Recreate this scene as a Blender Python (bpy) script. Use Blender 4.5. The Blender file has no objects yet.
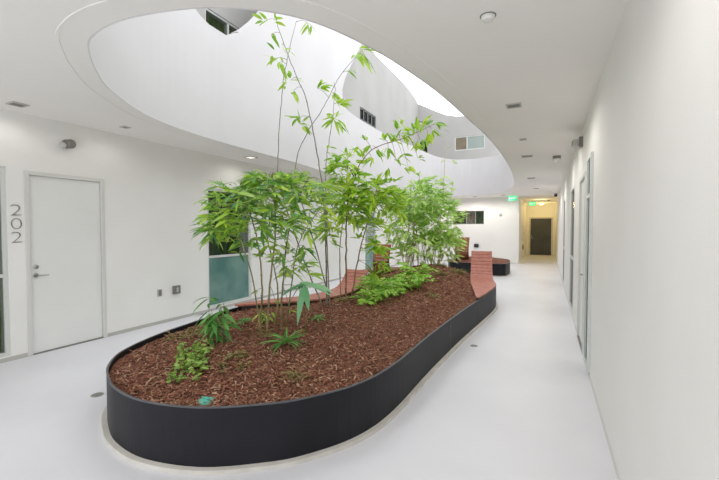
import bpy, bmesh, math, random
from mathutils import Vector, Matrix, noise
from mathutils.geometry import tessellate_polygon
random.seed(7)
R = math.radians
C = bpy.context.scene.collection
sc = bpy.context.scene

# ------------------------------------------------------------------ camera
F_PX, EYE, YAW, PIT = 387.0, 1.6, R(25.85), R(-1.78)
cam = bpy.data.cameras.new('camera'); co = bpy.data.objects.new('camera', cam); C.objects.link(co)
cam.sensor_width = 36; cam.lens = F_PX / 719 * 36; cam.clip_start = .05
co.location = (0, 0, EYE); co.rotation_euler = (R(90) + PIT, 0, YAW)
sc.camera = co
FW = Vector((-math.sin(YAW) * math.cos(PIT), math.cos(YAW) * math.cos(PIT), math.sin(PIT)))
RT = Vector((math.cos(YAW), math.sin(YAW), 0)); UP = RT.cross(FW)
def at(x, y, d):
    """a point of the place, measured off the photo: pixel and distance in front of the eye"""
    return Vector((0, 0, EYE)) + (FW + RT * ((x - 359.5) / F_PX) - UP * ((y - 240) / F_PX)) * d

# ------------------------------------------------------------------ materials
def mat(name, col, rough=.6, metal=0, spec=.5, coat=0, emit=None, estr=0, trans=0):
    m = bpy.data.materials.new(name); m.use_nodes = True
    b = m.node_tree.nodes['Principled BSDF']
    b.inputs['Base Color'].default_value = (*col, 1); b.inputs['Roughness'].default_value = rough
    b.inputs['Metallic'].default_value = metal; b.inputs['Specular IOR Level'].default_value = spec
    b.inputs['Coat Weight'].default_value = coat; b.inputs['Transmission Weight'].default_value = trans
    if emit:
        b.inputs['Emission Color'].default_value = (*emit, 1); b.inputs['Emission Strength'].default_value = estr
    return m
def noisy(name, c1, c2, scale=4, rough=.6, bump=.0, bscale=60, spec=.5, detail=4, stretch=(1, 1, 1), lo=.35, hi=.65, metal=0):
    m = mat(name, c1, rough, metal, spec); nt = m.node_tree; b = nt.nodes['Principled BSDF']; L = nt.links
    tc = nt.nodes.new('ShaderNodeTexCoord'); mp = nt.nodes.new('ShaderNodeMapping'); mp.inputs['Scale'].default_value = stretch
    L.new(tc.outputs['Object'], mp.inputs['Vector'])
    n = nt.nodes.new('ShaderNodeTexNoise'); n.inputs['Scale'].default_value = scale; n.inputs['Detail'].default_value = detail
    L.new(mp.outputs[0], n.inputs['Vector'])
    r = nt.nodes.new('ShaderNodeValToRGB'); r.color_ramp.elements[0].position = lo; r.color_ramp.elements[1].position = hi
    r.color_ramp.elements[0].color = (*c1, 1); r.color_ramp.elements[1].color = (*c2, 1)
    L.new(n.outputs['Fac'], r.inputs[0]); L.new(r.outputs[0], b.inputs['Base Color'])
    if bump:
        n2 = nt.nodes.new('ShaderNodeTexNoise'); n2.inputs['Scale'].default_value = bscale; n2.inputs['Detail'].default_value = 3
        L.new(mp.outputs[0], n2.inputs['Vector'])
        bp = nt.nodes.new('ShaderNodeBump'); bp.inputs['Strength'].default_value = bump; bp.inputs['Distance'].default_value = .01
        L.new(n2.outputs['Fac'], bp.inputs['Height']); L.new(bp.outputs[0], b.inputs['Normal'])
    return m
def island(name, cols, rough=.5, transl=0, spec=.4):
    """each leaf or chip has one of several colours of its own"""
    m = mat(name, cols[0], rough, 0, spec); nt = m.node_tree; b = nt.nodes['Principled BSDF']; L = nt.links
    g = nt.nodes.new('ShaderNodeNewGeometry'); r = nt.nodes.new('ShaderNodeValToRGB')
    cr = r.color_ramp; cr.interpolation = 'LINEAR'
    while len(cr.elements) < len(cols): cr.elements.new(.5)
    for i, c in enumerate(cols): cr.elements[i].position = i / (len(cols) - 1); cr.elements[i].color = (*c, 1)
    L.new(g.outputs['Random Per Island'], r.inputs[0]); L.new(r.outputs[0], b.inputs['Base Color'])
    if transl:
        t = nt.nodes.new('ShaderNodeBsdfTranslucent'); L.new(r.outputs[0], t.inputs['Color'])
        mx = nt.nodes.new('ShaderNodeMixShader'); mx.inputs[0].default_value = transl
        L.new(b.outputs[0], mx.inputs[1]); L.new(t.outputs[0], mx.inputs[2])
        L.new(mx.outputs[0], nt.nodes['Material Output'].inputs['Surface'])
    return m
def glass(name, tint, opac):
    m = bpy.data.materials.new(name); m.use_nodes = True; nt = m.node_tree; L = nt.links
    b = nt.nodes['Principled BSDF']; b.inputs['Base Color'].default_value = (*tint, 1); b.inputs['Roughness'].default_value = .04
    b.inputs['Specular IOR Level'].default_value = .8
    t = nt.nodes.new('ShaderNodeBsdfTransparent'); t.inputs['Color'].default_value = (*[.80 + .2 * c for c in tint], 1)
    mx = nt.nodes.new('ShaderNodeMixShader'); mx.inputs[0].default_value = opac
    L.new(t.outputs[0], mx.inputs[1]); L.new(b.outputs[0], mx.inputs[2]); L.new(mx.outputs[0], nt.nodes['Material Output'].inputs['Surface'])
    return m
M = {}
M['wall'] = noisy('white_plaster', (.80, .79, .765), (.83, .82, .80), 1.2, .75, .06, 90, .25)
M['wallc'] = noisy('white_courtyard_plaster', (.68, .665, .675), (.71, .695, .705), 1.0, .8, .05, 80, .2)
M['wallu'] = noisy('shaded_upper_plaster', (.44, .43, .415), (.48, .47, .455), 1.0, .8, .05, 80, .2)  # darker copy of the white plaster: shade on the upper walls put into colour
M['ceil'] = noisy('ceiling_plaster', (.87, .85, .825), (.89, .87, .845), .8, .8, .05, 70, .2)
M['floor'] = noisy('pale_coated_concrete', (.69, .69, .73), (.74, .74, .775), .9, .42, .05, 120, .4, 6)
M['curb'] = noisy('concrete_curb', (.60, .575, .53), (.70, .675, .63), 5, .8, .2, 60, .2)
M['steel'] = noisy('dark_painted_steel', (.009, .0095, .0125), (.014, .0145, .019), 2.5, .5, .05, 40, .25, 5, (1, 1, .35))
M['mulch'] = noisy('mulch_soil', (.07, .029, .018), (.30, .135, .085), 45, .9, .9, 70, .2, 6)
M['chip'] = island('bark_chip', [(.15, .064, .040), (.30, .125, .078), (.38, .175, .115), (.20, .085, .055), (.54, .36, .24), (.25, .105, .066), (.10, .045, .03), (.34, .16, .10)], .85, 0, .2)
M['wood'] = noisy('red_stained_wood', (.36, .12, .085), (.50, .21, .155), 9, .45, .12, 50, .4, 5, (1, 6, 6))
M['wood_dark'] = noisy('shaded_brown_wood', (.24, .075, .03), (.36, .13, .055), 9, .5, .12, 50, .4, 5, (1, 6, 6))  # bench wood with its shadow side put into the colour
M['under'] = mat('dark_bench_frame', (.02, .017, .016), .6)
M['doorw'] = noisy('white_door_paint', (.76, .765, .745), (.79, .795, .775), 1.5, .38, .02, 40, .4)
M['framew'] = mat('door_frame_paint', (.66, .655, .63), .45)
M['doord'] = noisy('dark_green_grey_door', (.045, .05, .048), (.06, .065, .062), 2, .4)
M['brass'] = mat('beige_door_frame', (.62, .56, .40), .5)
M['nickel'] = mat('brushed_nickel', (.42, .41, .39), .35, .9)
M['grey'] = mat('grey_fixture', (.20, .195, .18), .5, .2)
M['lgrey'] = mat('light_grey_fixture', (.48, .47, .44), .5)
M['white'] = mat('white_fixture', (.78, .77, .75), .45)
M['black'] = mat('black_plastic', (.015, .015, .016), .45)
M['digit'] = mat('dark_bronze_digit', (.22, .21, .19), .5, .4)
M['alu'] = mat('pale_window_frame', (.66, .68, .66), .4, .1)
M['aludk'] = mat('grey_window_frame', (.13, .135, .13), .4, .4)
M['glass_dk'] = glass('dark_green_glass', (.04, .06, .05), .10)
M['glass_teal'] = noisy('teal_frosted_pane', (.085, .20, .185), (.19, .32, .28), 1.6, .22, 0, 10, .6)
M['glass_up'] = glass('upper_green_glass', (.06, .10, .06), .12)
M['glass_rt'] = mat('dark_teal_pane', (.035, .075, .068), .45, 0, .2)
M['pale_glass'] = glass('pale_green_glass', (.45, .52, .48), .6)
M['curtain'] = noisy('green_brown_reflection_curtain', (.34, .50, .18), (.70, .70, .42), 3.0, .8, 0, 10, .2, 4, (1, 5, .6))  # stands in for greenery reflected in the panes
M['curtain_g'] = noisy('dark_green_curtain', (.14, .24, .11), (.32, .40, .22), 3.0, .8, 0, 10, .2, 4, (1, 5, .6))
M['curtain_b'] = noisy('grey_brown_curtain', (.36, .34, .26), (.5, .47, .37), 3.0, .8)
M['curtain_p'] = noisy('pink_reflection_curtain', (.8, .64, .56), (.9, .84, .78), 3.0, .8)  # pinkish reflection in the far window, put into a cloth colour
M['brown'] = noisy('brown_blind', (.20, .16, .11), (.26, .22, .15), 2.0, .8)
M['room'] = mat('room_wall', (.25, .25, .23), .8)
M['exit'] = mat('green_exit_sign', (.02, .30, .10), .4, emit=(.05, .85, .30), estr=.9)
M['exitw'] = mat('exit_letters', (.75, .95, .80), .4, emit=(.7, 1, .8), estr=1.2)
M['lens'] = mat('frosted_lens', (.8, .78, .72), .4, emit=(1, .93, .8), estr=1.0)
M['warm'] = mat('warm_lens', (.8, .75, .5), .4, emit=(1, .80, .38), estr=3)
M['teal'] = noisy('teal_plastic', (.03, .30, .22), (.10, .45, .36), 14, .35)
M['leafA'] = island('bamboo_leaf', [(.08, .28, .06), (.38, .62, .06), (.62, .82, .09), (.14, .40, .11), (.74, .86, .26), (.07, .26, .11), (.52, .76, .08), (.10, .34, .08)], .38, .35, .5)
M['leafB'] = island('tall_bamboo_leaf', [(.24, .48, .04), (.42, .66, .07), (.56, .74, .12), (.18, .40, .04)], .4, .4)
M['leafC'] = island('yellow_green_leaf', [(.34, .60, .04), (.56, .78, .07), (.68, .84, .13), (.18, .44, .06), (.48, .72, .06)], .4, .4)
M['leafD'] = island('pale_bamboo_leaf', [(.44, .70, .12), (.62, .84, .22), (.74, .88, .40), (.28, .52, .14), (.68, .84, .30), (.52, .76, .12)], .45, .4)
M['leafF'] = island('bright_fern_leaf', [(.22, .50, .04), (.38, .66, .07), (.50, .74, .14), (.14, .38, .04)], .45, .4)
M['leafH'] = island('herb_leaf', [(.18, .38, .05), (.34, .54, .10), (.42, .56, .16), (.24, .40, .08)], .5, .3)
M['leafG'] = island('dark_spiky_leaf', [(.08, .26, .05), (.14, .38, .08), (.24, .46, .12)], .4, .3)
M['leafK'] = island('broad_blue_green_leaf', [(.10, .34, .14), (.20, .48, .24), (.34, .62, .34)], .35, .3)
M['leafY'] = island('straw_tuft', [(.26, .23, .07), (.36, .30, .12), (.20, .22, .06), (.30, .20, .09)], .6, .2)
M['leafS'] = island('yellow_strap_leaf', [(.30, .32, .05), (.38, .26, .06), (.18, .28, .05), (.26, .16, .05)], .5, .3)
M['culm'] = noisy('olive_bamboo_culm', (.16, .15, .05), (.30, .24, .10), 6, .5, .1, 40)
M['culmg'] = noisy('grey_bamboo_culm', (.17, .15, .11), (.28, .25, .19), 6, .55, .1, 40)
M['culmb'] = noisy('brown_bamboo_culm', (.21, .13, .06), (.34, .23, .12), 6, .55, .1, 40)
M['culmd'] = noisy('straw_bamboo_culm', (.44, .40, .18), (.60, .54, .30), 6, .55, .1, 40)

def see_through(m, k):
    nt = m.node_tree; b = nt.nodes['Principled BSDF']; t = nt.nodes.new('ShaderNodeBsdfTranslucent')
    nt.links.new(b.inputs['Base Color'].links[0].from_socket, t.inputs['Color'])
    mx = nt.nodes.new('ShaderNodeMixShader'); mx.inputs[0].default_value = k
    nt.links.new(b.outputs[0], mx.inputs[1]); nt.links.new(t.outputs[0], mx.inputs[2]); nt.links.new(mx.outputs[0], nt.nodes['Material Output'].inputs['Surface'])
for k_ in ('curtain', 'curtain_g', 'curtain_b', 'curtain_p'): see_through(M[k_], .5)

# ------------------------------------------------------------------ object helpers
def tag(o, label=None, cat=None, group=None, kind=None):
    if label: o['label'] = label
    if cat: o['category'] = cat
    if group: o['group'] = group
    if kind: o['kind'] = kind
    return o
def thing(name, loc, label, cat, group=None, kind=None, rz=0):
    o = bpy.data.objects.new(name, None); C.objects.link(o); o.empty_display_size = .1
    o.location = loc; o.rotation_euler.z = rz
    return tag(o, label, cat, group, kind)
def link(name, me, m, parent=None):
    if m and not me.materials: me.materials.append(m)
    o = bpy.data.objects.new(name, me); C.objects.link(o)
    if parent: o.parent = parent
    return o
class MB:
    def __init__(s): s.v = []; s.f = []
    def add(s, vs, fs):
        n = len(s.v); s.v += [tuple(v) for v in vs]; s.f += [tuple(i + n for i in f) for f in fs]; return s
    def box(s, c, d):
        x, y, z = c; a, b, e = d[0] / 2, d[1] / 2, d[2] / 2
        vs = [(x + i * a, y + j * b, z + k * e) for i in (-1, 1) for j in (-1, 1) for k in (-1, 1)]
        return s.add(vs, [(0, 1, 3, 2), (4, 6, 7, 5), (0, 4, 5, 1), (2, 3, 7, 6), (0, 2, 6, 4), (1, 5, 7, 3)])
    def b2(s, p, q): return s.box([(a + b) / 2 for a, b in zip(p, q)], [abs(b - a) for a, b in zip(p, q)])
    def tube(s, pts, rad, n=8):
        pts = [Vector(p) for p in pts]; rings = []
        u = None
        for i, p in enumerate(pts):
            t = (pts[min(i + 1, len(pts) - 1)] - pts[max(i - 1, 0)]).normalized()
            u = t.orthogonal().normalized() if u is None else (u - t * u.dot(t)).normalized()
            w = t.cross(u); r = rad[i] if hasattr(rad, '__len__') else rad
            rings.append([p + (u * math.cos(2 * math.pi * k / n) + w * math.sin(2 * math.pi * k / n)) * r for k in range(n)])
        vs = [v for q in rings for v in q]; fs = []
        for i in range(len(rings) - 1):
            for k in range(n):
                a, b = i * n + k, i * n + (k + 1) % n; fs.append((a, b, b + n, a + n))
        fs.append(tuple(range(n))[::-1]); fs.append(tuple((len(rings) - 1) * n + k for k in range(n)))
        return s.add(vs, fs)
    def lathe(s, c, ax, prof, n=24):
        """prof: (distance along axis, radius)"""
        c = Vector(c); ax = Vector(ax).normalized(); u = ax.orthogonal().normalized(); w = ax.cross(u)
        vs = []; fs = []
        for h, r in prof:
            for k in range(n):
                a = 2 * math.pi * k / n; vs.append(c + ax * h + (u * math.cos(a) + w * math.sin(a)) * max(r, 1e-4))
        for i in range(len(prof) - 1):
            for k in range(n):
                a, b = i * n + k, i * n + (k + 1) % n; fs.append((a, b, b + n, a + n))
        fs.append(tuple(range(n))[::-1]); fs.append(tuple((len(prof) - 1) * n + k for k in range(n)))
        return s.add(vs, fs)
    def build(s, name, m, parent=None, smooth=False, bevel=0, recalc=True):
        me = bpy.data.meshes.new(name); me.from_pydata(s.v, [], s.f)
        if recalc:
            bm = bmesh.new(); bm.from_mesh(me); bmesh.ops.recalc_face_normals(bm, faces=bm.faces)
            bm.to_mesh(me); bm.free()
        if smooth: me.polygons.foreach_set('use_smooth', [True] * len(me.polygons))
        o = link(name, me, m, parent)
        if bevel:
            b = o.modifiers.new('bevel', 'BEVEL'); b.width = bevel; b.segments = 2; b.limit_method = 'ANGLE'
        return o
def rel(o, parent):
    """parent a mesh whose points are world points"""
    o.parent = parent; o.matrix_parent_inverse = Matrix.LocRotScale(parent.location, parent.rotation_euler, None).inverted(); return o

def spline(P, n=10, closed=True):
    out = []; N = len(P); P = [Vector(p) for p in P]
    rng = range(N) if closed else range(N - 1)
    for i in rng:
        g = (lambda k: P[k % N]) if closed else (lambda k: P[max(0, min(N - 1, k))])
        a, b, c, d = g(i - 1), g(i), g(i + 1), g(i + 2)
        for j in range(n):
            t = j / n
            out.append(.5 * ((2 * b) + (c - a) * t + (2 * a - 5 * b + 4 * c - d) * t * t + (3 * b - a - 3 * c + d) * t ** 3))
    if not closed: out.append(P[-1])
    return out
def ccw(P):
    A = sum(P[i].x * P[(i + 1) % len(P)].y - P[(i + 1) % len(P)].x * P[i].y for i in range(len(P)))
    return P if A > 0 else P[::-1]
def offset(P, d):
    """outwards for d > 0; P counter-clockwise"""
    out = []; N = len(P)
    for i in range(N):
        t = (P[(i + 1) % N] - P[i - 1]).normalized(); out.append(P[i] + Vector((t.y, -t.x)) * d)
    return out
def ring_wall(Pin, Pout, z0, z1):
    """closed wall between two loops; z1 may be a list"""
    N = len(Pin); m = MB(); zt = z1 if hasattr(z1, '__len__') else [z1] * N
    vs = []
    for i in range(N):
        vs += [(Pin[i].x, Pin[i].y, z0), (Pin[i].x, Pin[i].y, zt[i]), (Pout[i].x, Pout[i].y, zt[i]), (Pout[i].x, Pout[i].y, z0)]
    fs = []
    for i in range(N):
        j = (i + 1) % N
        for k in range(4): fs.append((4 * i + k, 4 * j + k, 4 * j + (k + 1) % 4, 4 * i + (k + 1) % 4))
    return m.add(vs, fs)
def inside(p, P):
    c = False; j = len(P) - 1
    for i in range(len(P)):
        if (P[i].y > p[1]) != (P[j].y > p[1]) and p[0] < (P[j].x - P[i].x) * (p[1] - P[i].y) / (P[j].y - P[i].y) + P[i].x: c = not c
        j = i
    return c

# ------------------------------------------------------------------ plan of the place
XL, XR, YF, YE, ZC, ZU = -5.8, .43, 18.6, 25.2, 3.0, 3.35
YB = -2.2
HOLE = [(-3.19, 1.80), (-3.63, 2.11), (-4.05, 2.52), (-4.53, 3.28), (-4.76, 4.29), (-4.83, 5.5), (-4.86, 6.8), (-4.98, 8.1), (-5.3, 10), (-5.46, 11.7),
        (-5.42, 13.4), (-5.1, 15), (-4.3, 16.4), (-3.4, 17.0), (-2.5, 17.0), (-1.55, 16.2), (-1.0, 13.8), (-.82, 11.0), (-.78, 8.28), (-.83, 6.35), (-.92, 5.18),
        (-1.02, 4.02), (-1.15, 3.19), (-1.25, 2.77), (-1.38, 2.39), (-1.53, 2.14), (-1.74, 1.95), (-2.02, 1.80), (-2.36, 1.71), (-2.66, 1.68), (-2.93, 1.71)]
hole = ccw(spline(HOLE, 6))
RIM = [(-3.09, 1.84), (-2.81, 1.73), (-2.45, 1.69), (-2.04, 1.785), (-1.72, 1.985), (-1.50, 2.19), (-1.27, 2.58), (-1.17, 3.1), (-1.14, 4.14), (-1.07, 5.48), (-.95, 7.0), (-.90, 7.9),
       (-.96, 8.55), (-1.2, 9.4), (-1.7, 10.4), (-2.6, 11.15), (-3.5, 11.1), (-4.15, 10.2), (-4.1, 9.1), (-3.78, 7.9), (-3.56, 6.8), (-3.51, 5.9), (-3.62, 5.3), (-3.88, 4.9), (-4.08, 4.5), (-4.1, 4.1), (-3.99, 3.54), (-3.86, 2.85), (-3.65, 2.32), (-3.38, 2.02)]
rim = ccw(spline(RIM, 8))
RIM2 = [(-1.28, 13.42), (-1.18, 13.6), (-1.15, 14.4), (-1.3, 15.4), (-1.9, 16.1), (-2.6, 16.1), (-3.1, 15.4), (-3.25, 14.4), (-3.1, 13.6), (-2.8, 13.36), (-1.5, 13.36)]
rim2 = ccw(spline(RIM2, 6))

# ------------------------------------------------------------------ floor, ceiling
def struct(o, label, cat): return tag(o, label, cat, None, 'structure')
fl = MB().b2((XL - .3, YB, -.2), (XR + .3, YE + .3, 0)).build('floor', M['floor']); struct(fl, 'pale grey coated concrete walkway floor', 'floor')
def slab(outer, hol, z0, z1, name, m):
    loops = [[Vector((p[0], p[1], 0)) for p in outer], [Vector((p.x, p.y, 0)) for p in hol]]
    flat = loops[0] + loops[1]; tri = tessellate_polygon(loops); n = len(flat)
    b = MB(); vs = [(p.x, p.y, z0) for p in flat] + [(p.x, p.y, z1) for p in flat]
    fs = [tuple(t)[::-1] for t in tri] + [tuple(i + n for i in t) for t in tri]
    for a, L in ((0, len(outer)), (len(outer), len(hol))):
        for i in range(L):
            j = (i + 1) % L; fs.append((a + i, a + j, a + j + n, a + i + n))
    b.add(vs, fs); return b.build(name, m)
ce = slab([(XL, YB), (XR, YB), (XR, YE), (XL, YE)], hole, ZC, ZU, 'ceiling', M['ceil'])
struct(ce, 'flat white ceiling pierced by a long rounded opening to the sky', 'ceiling')
tr = ring_wall(offset(hole, .17), offset(hole, .19), ZC - .004, ZC + .1).build('trim_1', M['ceil'])
struct(tr, 'fine raised line on the ceiling just outside the opening', 'trim')

# ------------------------------------------------------------------ walls with real openings
def wall(name, axis, pos, th, u0, u1, z0, z1, holes, m, label):
    """axis 'x': plane x=pos facing the walkway, body on pos+th side. holes: (ua, ub, za, zb)"""
    us = sorted({u0, u1, *[h[0] for h in holes], *[h[1] for h in holes]}); zs = sorted({z0, z1, *[h[2] for h in holes], *[h[3] for h in holes]})
    us = [u for u in us if u0 <= u <= u1]; zs = [z for z in zs if z0 <= z <= z1]
    solid = lambda i, k: 0 <= i < len(us) - 1 and 0 <= k < len(zs) - 1 and not any(h[0] <= (us[i] + us[i + 1]) / 2 <= h[1] and h[2] <= (zs[k] + zs[k + 1]) / 2 <= h[3] for h in holes)
    P = (lambda u, w, z: (pos + w, u, z)) if axis == 'x' else (lambda u, w, z: (u, pos + w, z))
    b = MB()
    for i in range(len(us) - 1):
        for k in range(len(zs) - 1):
            if not solid(i, k): continue
            a, c, e, g = us[i], us[i + 1], zs[k], zs[k + 1]
            for w in (0, th): b.add([P(a, w, e), P(c, w, e), P(c, w, g), P(a, w, g)], [(0, 1, 2, 3)])
            for (di, dk, q) in ((-1, 0, (a, a, e, g)), (1, 0, (c, c, e, g)), (0, -1, (a, c, e, e)), (0, 1, (a, c, g, g))):
                if not solid(i + di, k + dk):
                    if di: b.add([P(q[0], 0, e), P(q[0], th, e), P(q[0], th, g), P(q[0], 0, g)], [(0, 1, 2, 3)])
                    else: b.add([P(a, 0, q[2]), P(c, 0, q[2]), P(c, th, q[2]), P(a, th, q[2])], [(0, 1, 2, 3)])
    me = bpy.data.meshes.new(name); me.from_pydata(b.v, [], b.f)
    bm = bmesh.new(); bm.from_mesh(me); bmesh.ops.remove_doubles(bm, verts=bm.verts, dist=1e-5); bmesh.ops.recalc_face_normals(bm, faces=bm.faces); bm.to_mesh(me); bm.free()
    return struct(link(name, me, m), label, 'wall')
TH = .22
LW = [(1.55, 2.33, .06, 2.33), (5.36, 6.55, .06, 2.36), (12.45, 13.35, .06, 2.36), (2.50, 3.46, 0, 2.31)]
wall('wall_left', 'x', XL, -TH, YB, YF + .3, 0, ZC, LW, M['wall'], 'long white wall with the white door on the left of the planter')
RW = [(4.72, 5.18, .06, 2.40), (5.60, 6.56, 0, 2.31), (7.80, 8.95, .06, 2.36), (11.75, 12.75, .06, 2.40)]
wall('wall_right', 'x', XR, TH, YB, YE + .3, 0, ZC, RW, M['wall'], 'long white wall close by on the right of the walkway')
XC = -1.13
wall('wall_far', 'y', YF, TH, XL, XC, 0, ZC, [(-4.05, -2.63, 1.78, 2.40)], M['wall'], 'white wall closing the courtyard, with a low wide window')
M['wally'] = M['wall']
wall('wall_corridor', 'x', XC, -.2, YF + TH, YE, 0, ZC, [], M['wall'], 'left side wall of the far corridor')
wall('wall_end', 'y', YE, .2, XC, XR, 0, ZC, [(-.97, .31, 0, 2.24)], M['wall'], 'end wall of the far corridor around the dark door')
# upper storey
UL = [(5.36, 7.0, 5.13, 5.74), (12.01, 13.38, 5.31, 5.75)]
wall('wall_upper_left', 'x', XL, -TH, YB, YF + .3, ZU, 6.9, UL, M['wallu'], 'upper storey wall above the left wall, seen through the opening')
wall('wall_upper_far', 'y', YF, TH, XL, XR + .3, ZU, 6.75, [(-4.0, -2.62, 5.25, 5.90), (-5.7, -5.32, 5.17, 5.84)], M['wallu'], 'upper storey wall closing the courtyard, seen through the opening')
# curved roof edge over the upper walls
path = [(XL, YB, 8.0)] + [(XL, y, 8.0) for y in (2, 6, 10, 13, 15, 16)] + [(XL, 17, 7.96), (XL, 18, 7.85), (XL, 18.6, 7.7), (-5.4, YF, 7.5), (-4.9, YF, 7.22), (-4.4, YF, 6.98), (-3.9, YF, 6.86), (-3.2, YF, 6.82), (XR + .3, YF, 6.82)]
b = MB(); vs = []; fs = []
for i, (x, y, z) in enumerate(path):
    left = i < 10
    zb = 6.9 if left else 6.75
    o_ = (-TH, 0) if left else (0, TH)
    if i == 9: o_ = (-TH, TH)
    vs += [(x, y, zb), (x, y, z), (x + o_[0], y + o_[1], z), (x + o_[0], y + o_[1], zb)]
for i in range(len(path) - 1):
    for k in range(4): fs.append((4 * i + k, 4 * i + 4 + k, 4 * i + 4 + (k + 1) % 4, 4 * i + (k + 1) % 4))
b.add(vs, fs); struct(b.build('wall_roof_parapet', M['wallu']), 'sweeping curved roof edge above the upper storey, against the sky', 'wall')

# ------------------------------------------------------------------ curved courtyard parapet and its tall sail
leftpts = sorted([(p.y, p.x) for p in hole if p.x < -3.1], key=lambda q: q[0])
def lx(y):
    for (a, xa), (c, xc) in zip(leftpts, leftpts[1:]):
        if a <= y <= c: return xa + (xc - xa) * (y - a) / max(c - a, 1e-6)
    return leftpts[-1][1]
def lerp(x, T):
    if x <= T[0][0]: return T[0][1]
    for (a, p), (c, q) in zip(T, T[1:]):
        if x <= c: return p + (q - p) * (x - a) / (c - a)
    return T[-1][1]
def top(p):
    if p.x < -3.1 and p.y < 16.9:
        return lerp(p.y, [(2.0, 4.9), (2.8, 5.5), (3.6, 5.15), (4.05, 4.9), (4.4, 4.76), (4.9, 4.77), (5.2, 5.0), (5.3, 5.0), (10, 5.05), (13, 5.08), (15.3, 4.95), (16.4, 4.65), (16.9, 4.55)])
    return lerp(p.y, [(1.7, 4.6), (3, 4.45), (12, 4.45), (16, 4.5), (17, 4.55)])
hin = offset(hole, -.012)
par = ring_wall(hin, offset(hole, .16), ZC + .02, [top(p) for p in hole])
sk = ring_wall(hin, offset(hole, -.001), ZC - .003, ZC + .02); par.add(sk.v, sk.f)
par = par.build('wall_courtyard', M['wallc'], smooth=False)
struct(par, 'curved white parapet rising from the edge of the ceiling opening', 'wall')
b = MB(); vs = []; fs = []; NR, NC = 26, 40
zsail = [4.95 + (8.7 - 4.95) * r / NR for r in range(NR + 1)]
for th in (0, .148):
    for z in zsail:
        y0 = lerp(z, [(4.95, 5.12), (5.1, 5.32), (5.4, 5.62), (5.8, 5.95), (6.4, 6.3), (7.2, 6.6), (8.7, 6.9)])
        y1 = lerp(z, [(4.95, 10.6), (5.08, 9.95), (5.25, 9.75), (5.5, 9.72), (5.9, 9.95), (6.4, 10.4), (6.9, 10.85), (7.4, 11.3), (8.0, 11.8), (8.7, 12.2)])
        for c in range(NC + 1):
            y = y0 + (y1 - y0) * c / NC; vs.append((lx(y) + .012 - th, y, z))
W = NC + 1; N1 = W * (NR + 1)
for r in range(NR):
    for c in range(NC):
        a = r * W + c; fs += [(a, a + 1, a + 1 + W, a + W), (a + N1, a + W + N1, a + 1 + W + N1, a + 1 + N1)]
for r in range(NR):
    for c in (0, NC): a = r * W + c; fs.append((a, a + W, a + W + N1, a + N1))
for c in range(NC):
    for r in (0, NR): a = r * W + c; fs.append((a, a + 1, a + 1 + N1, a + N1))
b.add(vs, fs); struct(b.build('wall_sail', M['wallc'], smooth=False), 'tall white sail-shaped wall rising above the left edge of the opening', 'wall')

# ------------------------------------------------------------------ windows
def window(n, axis, pos, sgn, u0, u1, z0, z1, panes, frame_m, label, bars_z=(), bars_u=(), fw=.045, deep=.1, out=.02, room=True, daylit=False):
    """sgn: direction into the wall. panes: list of (ua, ub, za, zb, material)"""
    P = (lambda u, w, z: (pos + sgn * w, u, z)) if axis == 'x' else (lambda u, w, z: (u, pos + sgn * w, z))
    t = thing('window_%d' % n, P((u0 + u1) / 2, 0, z0), label, 'window', None, 'structure')
    f = MB(); w0, w1 = out, out + deep
    g = .001
    f.b2(P(u0 + g, w0, z0 + g), P(u0 + fw, w1, z1 - g)); f.b2(P(u1 - fw, w0, z0 + g), P(u1 - g, w1, z1 - g))
    f.b2(P(u0 + fw, w0, z0 + g), P(u1 - fw, w1, z0 + fw)); f.b2(P(u0 + fw, w0, z1 - fw), P(u1 - fw, w1, z1 - g))
    for z in bars_z: f.b2(P(u0 + fw, w0, z - fw / 2), P(u1 - fw, w1, z + fw / 2))
    for (u, za, zb) in bars_u: f.b2(P(u - fw / 2, w0, za), P(u + fw / 2, w1, zb))
    rel(f.build('window_frame', frame_m, bevel=.004), t)
    for (a, c, e, h, m) in panes:
        rel(MB().b2(P(a, w0 + .022, e), P(c, w0 + .032, h)).build('pane', m), t)
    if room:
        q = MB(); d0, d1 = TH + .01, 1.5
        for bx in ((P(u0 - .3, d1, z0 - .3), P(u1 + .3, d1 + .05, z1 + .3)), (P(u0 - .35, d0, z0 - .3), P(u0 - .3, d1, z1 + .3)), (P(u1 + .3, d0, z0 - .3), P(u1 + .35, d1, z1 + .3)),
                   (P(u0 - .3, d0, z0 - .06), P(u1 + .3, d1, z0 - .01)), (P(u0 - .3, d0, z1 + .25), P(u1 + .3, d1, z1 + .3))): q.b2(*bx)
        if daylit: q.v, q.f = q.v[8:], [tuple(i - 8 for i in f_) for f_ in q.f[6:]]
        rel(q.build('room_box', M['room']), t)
    return t
def curtain(axis, pos, u0, u1, z0, z1, m, label, amp=.03):
    b = MB(); n = int((u1 - u0) / .02); vs = []
    for k, z in ((0, z0), (1, z1)):
        for i in range(n + 1):
            u = u0 + (u1 - u0) * i / n; w = math.sin(i * 1.1) * amp + math.sin(i * .37) * amp * .5
            vs.append((pos + w, u, z) if axis == 'x' else (u, pos + w, z))
    b.add(vs, [(i, i + 1, n + 2 + i, n + 1 + i) for i in range(n)])
    o = b.build('curtain', m, smooth=True, recalc=False)
    s = o.modifiers.new('cloth', 'SOLIDIFY'); s.thickness = .004
    return tag(o, label, 'curtain')
def split(u0, u1, z0, z1, zm, mt, mbm, fw=.045): return [(u0 + fw, u1 - fw, zm + fw / 2, z1 - fw, mt), (u0 + fw, u1 - fw, z0 + fw, zm - fw / 2, mbm)]
window(1, 'x', XL, -1, 1.55, 2.33, .06, 2.33, split(1.55, 2.33, .06, 2.33, 1.03, M['glass_dk'], M['glass_dk']), M['alu'], 'tall glazed sidelight left of the white door and its number', (1.03,), daylit=True)
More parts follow.
